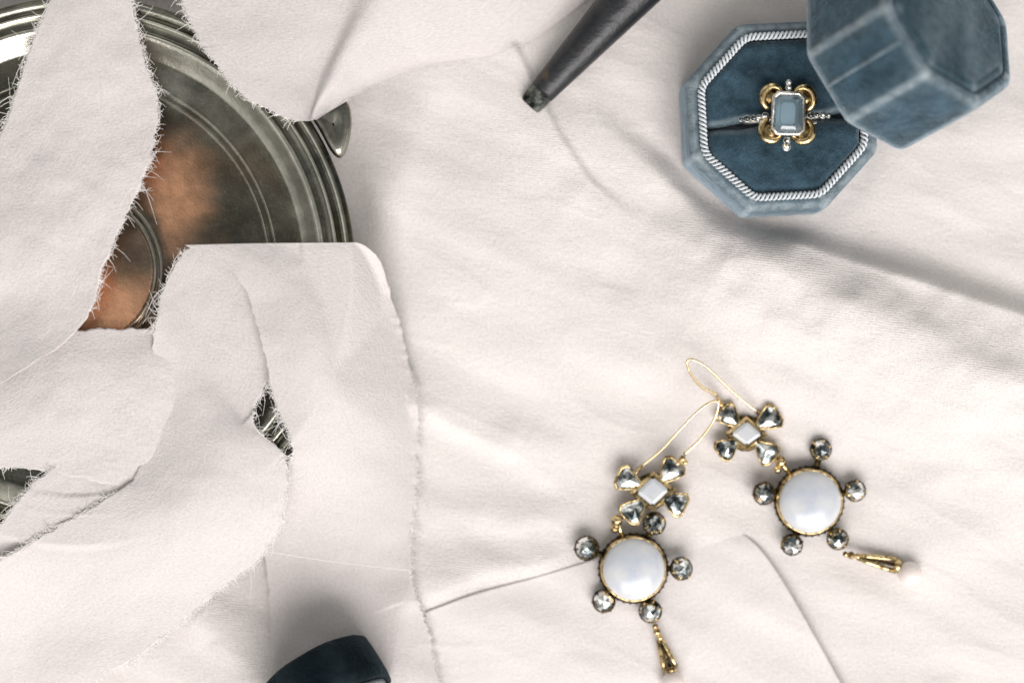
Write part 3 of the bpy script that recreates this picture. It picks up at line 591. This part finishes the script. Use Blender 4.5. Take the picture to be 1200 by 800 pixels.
def earring(label, moon, rad, stones, link, cluster, corner, chips, wire, joint, drop0, drop1, pearl, seed):
    rg = np.random.default_rng(seed); mc = W(*moon, 8); zb = float(max(zc(mc[0]+dx, mc[1]+dy) for dx in (-8, 0, 8) for dy in (-8, 0, 8)))+.6
    mc = W(*moon, zb+4); R_ = rad*S*.955; r = thing('earring', label, 'earring', (mc[0], mc[1], zb), 'pair of antique drop earrings')
    c = np.array([mc[0], mc[1], zb])
    V, F = lathe([(R_*1.0*math.cos(a), 3.0+R_*.42*math.sin(a)) for a in np.linspace(0, PI/2-.01, 16)], 56, c); new_obj('moonstone', V, F, M_MOON, r)
    V, F = lathe([(.2, .6), (R_*.9, .6), (R_*1.12, .9), (R_*1.13, 1.6), (R_*1.03, 2.3)], 56, c); new_obj('back_plate', V, F, M_OX, r)
    V, F = lathe([(R_*1.07, .8), (R_*1.09, 1.6), (R_*1.055, 3.0), (R_*1.03, 3.45), (R_*1.0, 3.55), (R_*.975, 3.4), (R_*.985, 3.0)], 64, c)
    V[:, 2] += .08*np.sin(np.arctan2(V[:, 1]-c[1], V[:, 0]-c[0])*23); new_obj('bezel', V, F, M_GOLD, r)
    # grain beads round the gallery
    mb = MB()
    for k in range(34): a = k*2*PI/34; mb.add(*ball(c+[R_*1.13*math.cos(a), R_*1.13*math.sin(a), 1.7], .27, 6, 4))
    mb.build('grain_edge', M_OX, r)
    for i, (px, py, pr2) in enumerate(stones):
        q = W(px, py, zb+3); q[2] = zb+1.3; rr = pr2*S*.93; s_ = thing_part = None
        Ax = tilt(rg, .16)
        sV, sF = lathe([(rr*.5, -.9), (rr*.92, -.5), (rr*1.0, .5), (rr*.96, 1.2), (rr*.82, 1.35), (rr*.80, 1.0)], 18, q, Ax)
        col = new_obj('collet', sV, sF, M_OX, r)
        V, F = rose(q+Ax[2]*1.05, rr*.95, seed*10+i, .75, Ax); new_obj('rose_cut_stone', V, F, M_DIA, col, smooth=False)
        mb = MB()
        for k in range(6):
            a = k*PI/3+rg.uniform(0, .5); e = q+(np.array([math.cos(a)*rr*.98, math.sin(a)*rr*.98, 0.2])) @ Ax; e2 = q+(np.array([math.cos(a)*rr*.78, math.sin(a)*rr*.78, 1.75])) @ Ax
            mb.add(*tube([e, (e+e2)/2+(np.array([math.cos(a), math.sin(a), 0]) @ Ax)*.12, e2], [.3, .28, .2], 5)); mb.add(*ball(e2, .3, 6, 4))
        mb.build('claw', M_GOLD if i % 2 == 0 else M_OX, col)
        # strut to the bezel
        dv = q-c; dv[2] = 0; dn = dv/np.linalg.norm(dv); MB().add(*tube([c+dn*R_*1.0+[0, 0, 1.0], q-dn*rr*.6+[0, 0, -.1]], .8, 6)).build('strut', M_OX, r)
    # link beads between round and cluster
    for px, py, pr2 in link:
        q = W(px, py, zb+3); q[2] = zb+1.8; mb = MB(); mb.add(*ball(q, pr2*S, 10, 6)); a = rg.uniform(0, 6); mb.add(*ball(q+[math.cos(a)*.7, math.sin(a)*.7, .7], pr2*S*.5, 8, 5)); mb.build('link_bead', M_GOLD, r)
    # square cluster
    cc = W(*cluster, zb+3); cc[2] = zb+1.6; K = [W(*k_, zb+3)*[1, 1, 0]+[0, 0, zb+1.6] for k_ in corner]
    cen = sum(K)/4
    def sq(s_, z): return [cen+(k_-cen)*s_*1.12+np.array([0, 0, z]) for k_ in K]
    mb = MB(); L_ = [sq(.7, -1.0), sq(1.12, -.6), sq(1.15, .8), sq(1.02, 1.15), sq(.86, 1.1), sq(.84, .6)]
    mb.add(sum(L_, []), [(i+4*q, (i+1) % 4+4*q, (i+1) % 4+4*(q+1), i+4*(q+1)) for q in range(5) for i in range(4)]); bz = mb.build('square_bezel', M_GOLD, r, smooth=False)
    mb = MB(); L_ = [sq(.86, .7), sq(.8, 1.25), sq(.55, 1.6)]
    mb.add(sum(L_, []), [(i+4*q, (i+1) % 4+4*q, (i+1) % 4+4*(q+1), i+4*(q+1)) for q in range(2) for i in range(4)]+[(8, 9, 10, 11)]); mb.build('square_moonstone', M_MOON, bz, smooth=False)
    mb = MB()
    for k_ in range(4): mb.add(*ball(K[k_]*.86+cen*.14+[0, 0, 1.1], .42, 8, 5))
    mb.add(*lathe([(.1, 0), (4.3, 0), (4.5, .6), (4.1, 1.1), (.1, 1.1)], 14, cen-[0, 0, 1.0])); mb.build('cluster_back', M_OX, r)
    for i, (px, py, ang, pr2) in enumerate(chips):
        q = W(px, py, zb+3); q[2] = zb+1.4; rr = pr2*S*1.3; dv = q-cen; a = math.atan2(dv[1], dv[0]); Ax0 = np.array([[math.cos(a), math.sin(a), 0], [-math.sin(a), math.cos(a), 0], [0, 0, 1]])
        shp = [(-1.25, 0), (-.95, .22), (-.1, .72), (.62, 1.0), (.98, .62), (1.0, 0), (.98, -.62), (.62, -1.0), (-.1, -.72), (-.95, -.22)]
        def ringp(s_, z): return [q+(np.array([x_*s_*rr, y_*s_*rr, z]) @ Ax0) for x_, y_ in shp]
        mb = MB(); L_ = [ringp(.7, -1), ringp(1.06, -.6), ringp(1.1, .7), ringp(1.03, 1.1), ringp(.93, 1.05), ringp(.9, .6)]; n = 10
        mb.add(sum(L_, []), [(i_+n*q_, (i_+1) % n+n*q_, (i_+1) % n+n*(q_+1), i_+n*(q_+1)) for q_ in range(5) for i_ in range(n)]); st = mb.build('chip_setting', M_GOLD, r)
        mb = MB(); jit = rg.normal(0, .12, 2); L_ = [ringp(.95, .75), [p_+np.array([jit[0], jit[1], 0]) for p_ in ringp(.62, 1.35)], [p_+np.array([jit[0], jit[1], 0]) for p_ in ringp(.05, 1.75)]]
        mb.add(sum(L_, []), [(i_, (i_+1) % n, (i_+1) % n+n, i_+n) for i_ in range(0, n)]+[(i_+n, (i_+1) % n+n, (i_+1) % n+2*n, i_+2*n) for i_ in range(0, n, 1)]); mb.build('diamond_chip', M_DIA, st, smooth=False)
    # ear wire
    pts = crom([W(a, b_, zb+dz) for a, b_, dz in wire], 60); MB().add(*tube(pts, [.34]*44+list(np.linspace(.34, .5, 16)), 8)).build('ear_wire', M_WIRE, r)
    q = W(*joint, zb+3); q[2] = zb+2.6; mb = MB(); mb.add(*ball(q, .85, 8, 6)); mb.add(*ball(q+[.7, -1.0, -.3], .7, 8, 6)); mb.build('hinge_bead', M_GOLD, r)
    mb = MB(); ch = [W(k_[0], k_[1], zb+3)*[1, 1, 0]+[0, 0, zb+1.0] for k_ in chips]; near = lambda p_, L9: min(L9, key=lambda c9: np.hypot(*(c9-p_)[:2]))
    e9 = W(*wire[0][:2], zb+2); e9[2] = zb+1.6
    for p_, t_ in ((q, near(q, ch)), (e9, near(e9, ch))): mb.add(*tube([p_-[0, 0, .3], (p_+t_)/2+[0, 0, .1], t_], .5, 6))
    for px, py, pr2 in link[:1]:
        p_ = W(px, py, zb+3); p_[2] = zb+1.6; t_ = near(p_, ch); mb.add(*tube([c+(p_-c)/np.linalg.norm(p_-c)*R_+[0, 0, .4], p_, t_], .6, 6))
    mb.build('connecting_bar', M_GOLD, r)
    # drop: two beads, a narrow double bar, then the pearl
    a = W(*drop0, zb+2.5); a[2] = zb+1.4; e = W(*drop1, zb+2.5); e[2] = zb+1.2; d = e-a; d /= np.linalg.norm(d); sdv = np.array([-d[1], d[0], 0])
    L0 = np.linalg.norm(e-a); mb = MB(); mb.add(*ball(a-d*1.0, 1.0, 10, 6)); mb.add(*ball(a+d*.6+sdv*.2, .8, 8, 6)); mb.add(*ball(a-d*2.4, .75, 8, 6)); mb.build('drop_link', M_GOLD, r)
    mb = MB()
    for sg in (-1, 1): mb.add(*tube([a+d*.6+sdv*.35*sg, a+d*L0*.35+sdv*.75*sg, a+d*L0*.75+sdv*1.25*sg, e+sdv*1.45*sg], [.5, .6, .62, .62], 8))
    mb.add(*tube([e-sdv*1.7, e+sdv*1.7], .62, 8)); mb.build('drop_bar', M_GOLD, r)
    MB().add(*tube([a+d*1.2, e-d*.3], .5, 5)).build('drop_core', M_OX, r)
    q = W(*pearl[:2], zb+2.8); q[2] = zb+1.9; MB().add(*ball(q, pearl[2]*S, 24, 14)).build('pearl', M_PEARL, r); MB().add(*lathe([(.3, .5), (1.5, .3), (1.7, -.5), (1.4, -1.0)], 14, e+d*.6, frame_to(d))).build('pearl_cap', M_GOLD, r)
    return r
earring('lower left of the two earrings, its pearl cut off by the bottom edge', (743, 667), 38,
        [(767, 614, 15), (688, 643, 16), (798, 667, 15), (708, 705, 15), (763, 717, 15)], [(723, 610, 7), (721, 619, 6)],
        (765, 575), [(765, 557), (786, 574), (765, 594), (744, 577)],
        [(738, 563, 0, 11.5), (785, 553, 0, 11.5), (790, 588, 0, 11.5), (744, 597, 0, 11.5)],
        [(752, 546, 2.0), (776, 526, 5), (797, 503, 8), (821, 479, 10), (836, 470, 10), (842, 474, 9.5), (836, 493, 8), (821, 514, 5), (802, 532, 3)], (800, 537), (772, 745), (786, 784), (789, 800, 13), 21)
earring('upper right earring with round moonstone and whole pearl drop', (950, 588), 38,
        [(963, 527, 14), (896, 578, 15), (1003, 575, 14), (929, 638, 14), (983, 632, 14)], [(916, 541, 7), (912, 550, 5)],
        (875, 507), [(875, 492), (895, 509), (875, 523), (855, 508)],
        [(856, 489, 0, 10.5), (900, 492, 0, 11.5), (854, 524, 0, 10.5), (897, 528, 0, 11)],
        [(887, 482, 2.5), (862, 462, 5), (840, 441, 8), (824, 427, 10), (810, 421, 11), (805, 424, 11), (809, 437, 9), (821, 452, 6), (840, 463, 3)], (842, 469), (1003, 652), (1052, 663), (1067, 672, 14), 31)
for o in bpy.data.objects:
    if '_base' in o: del o['_base']
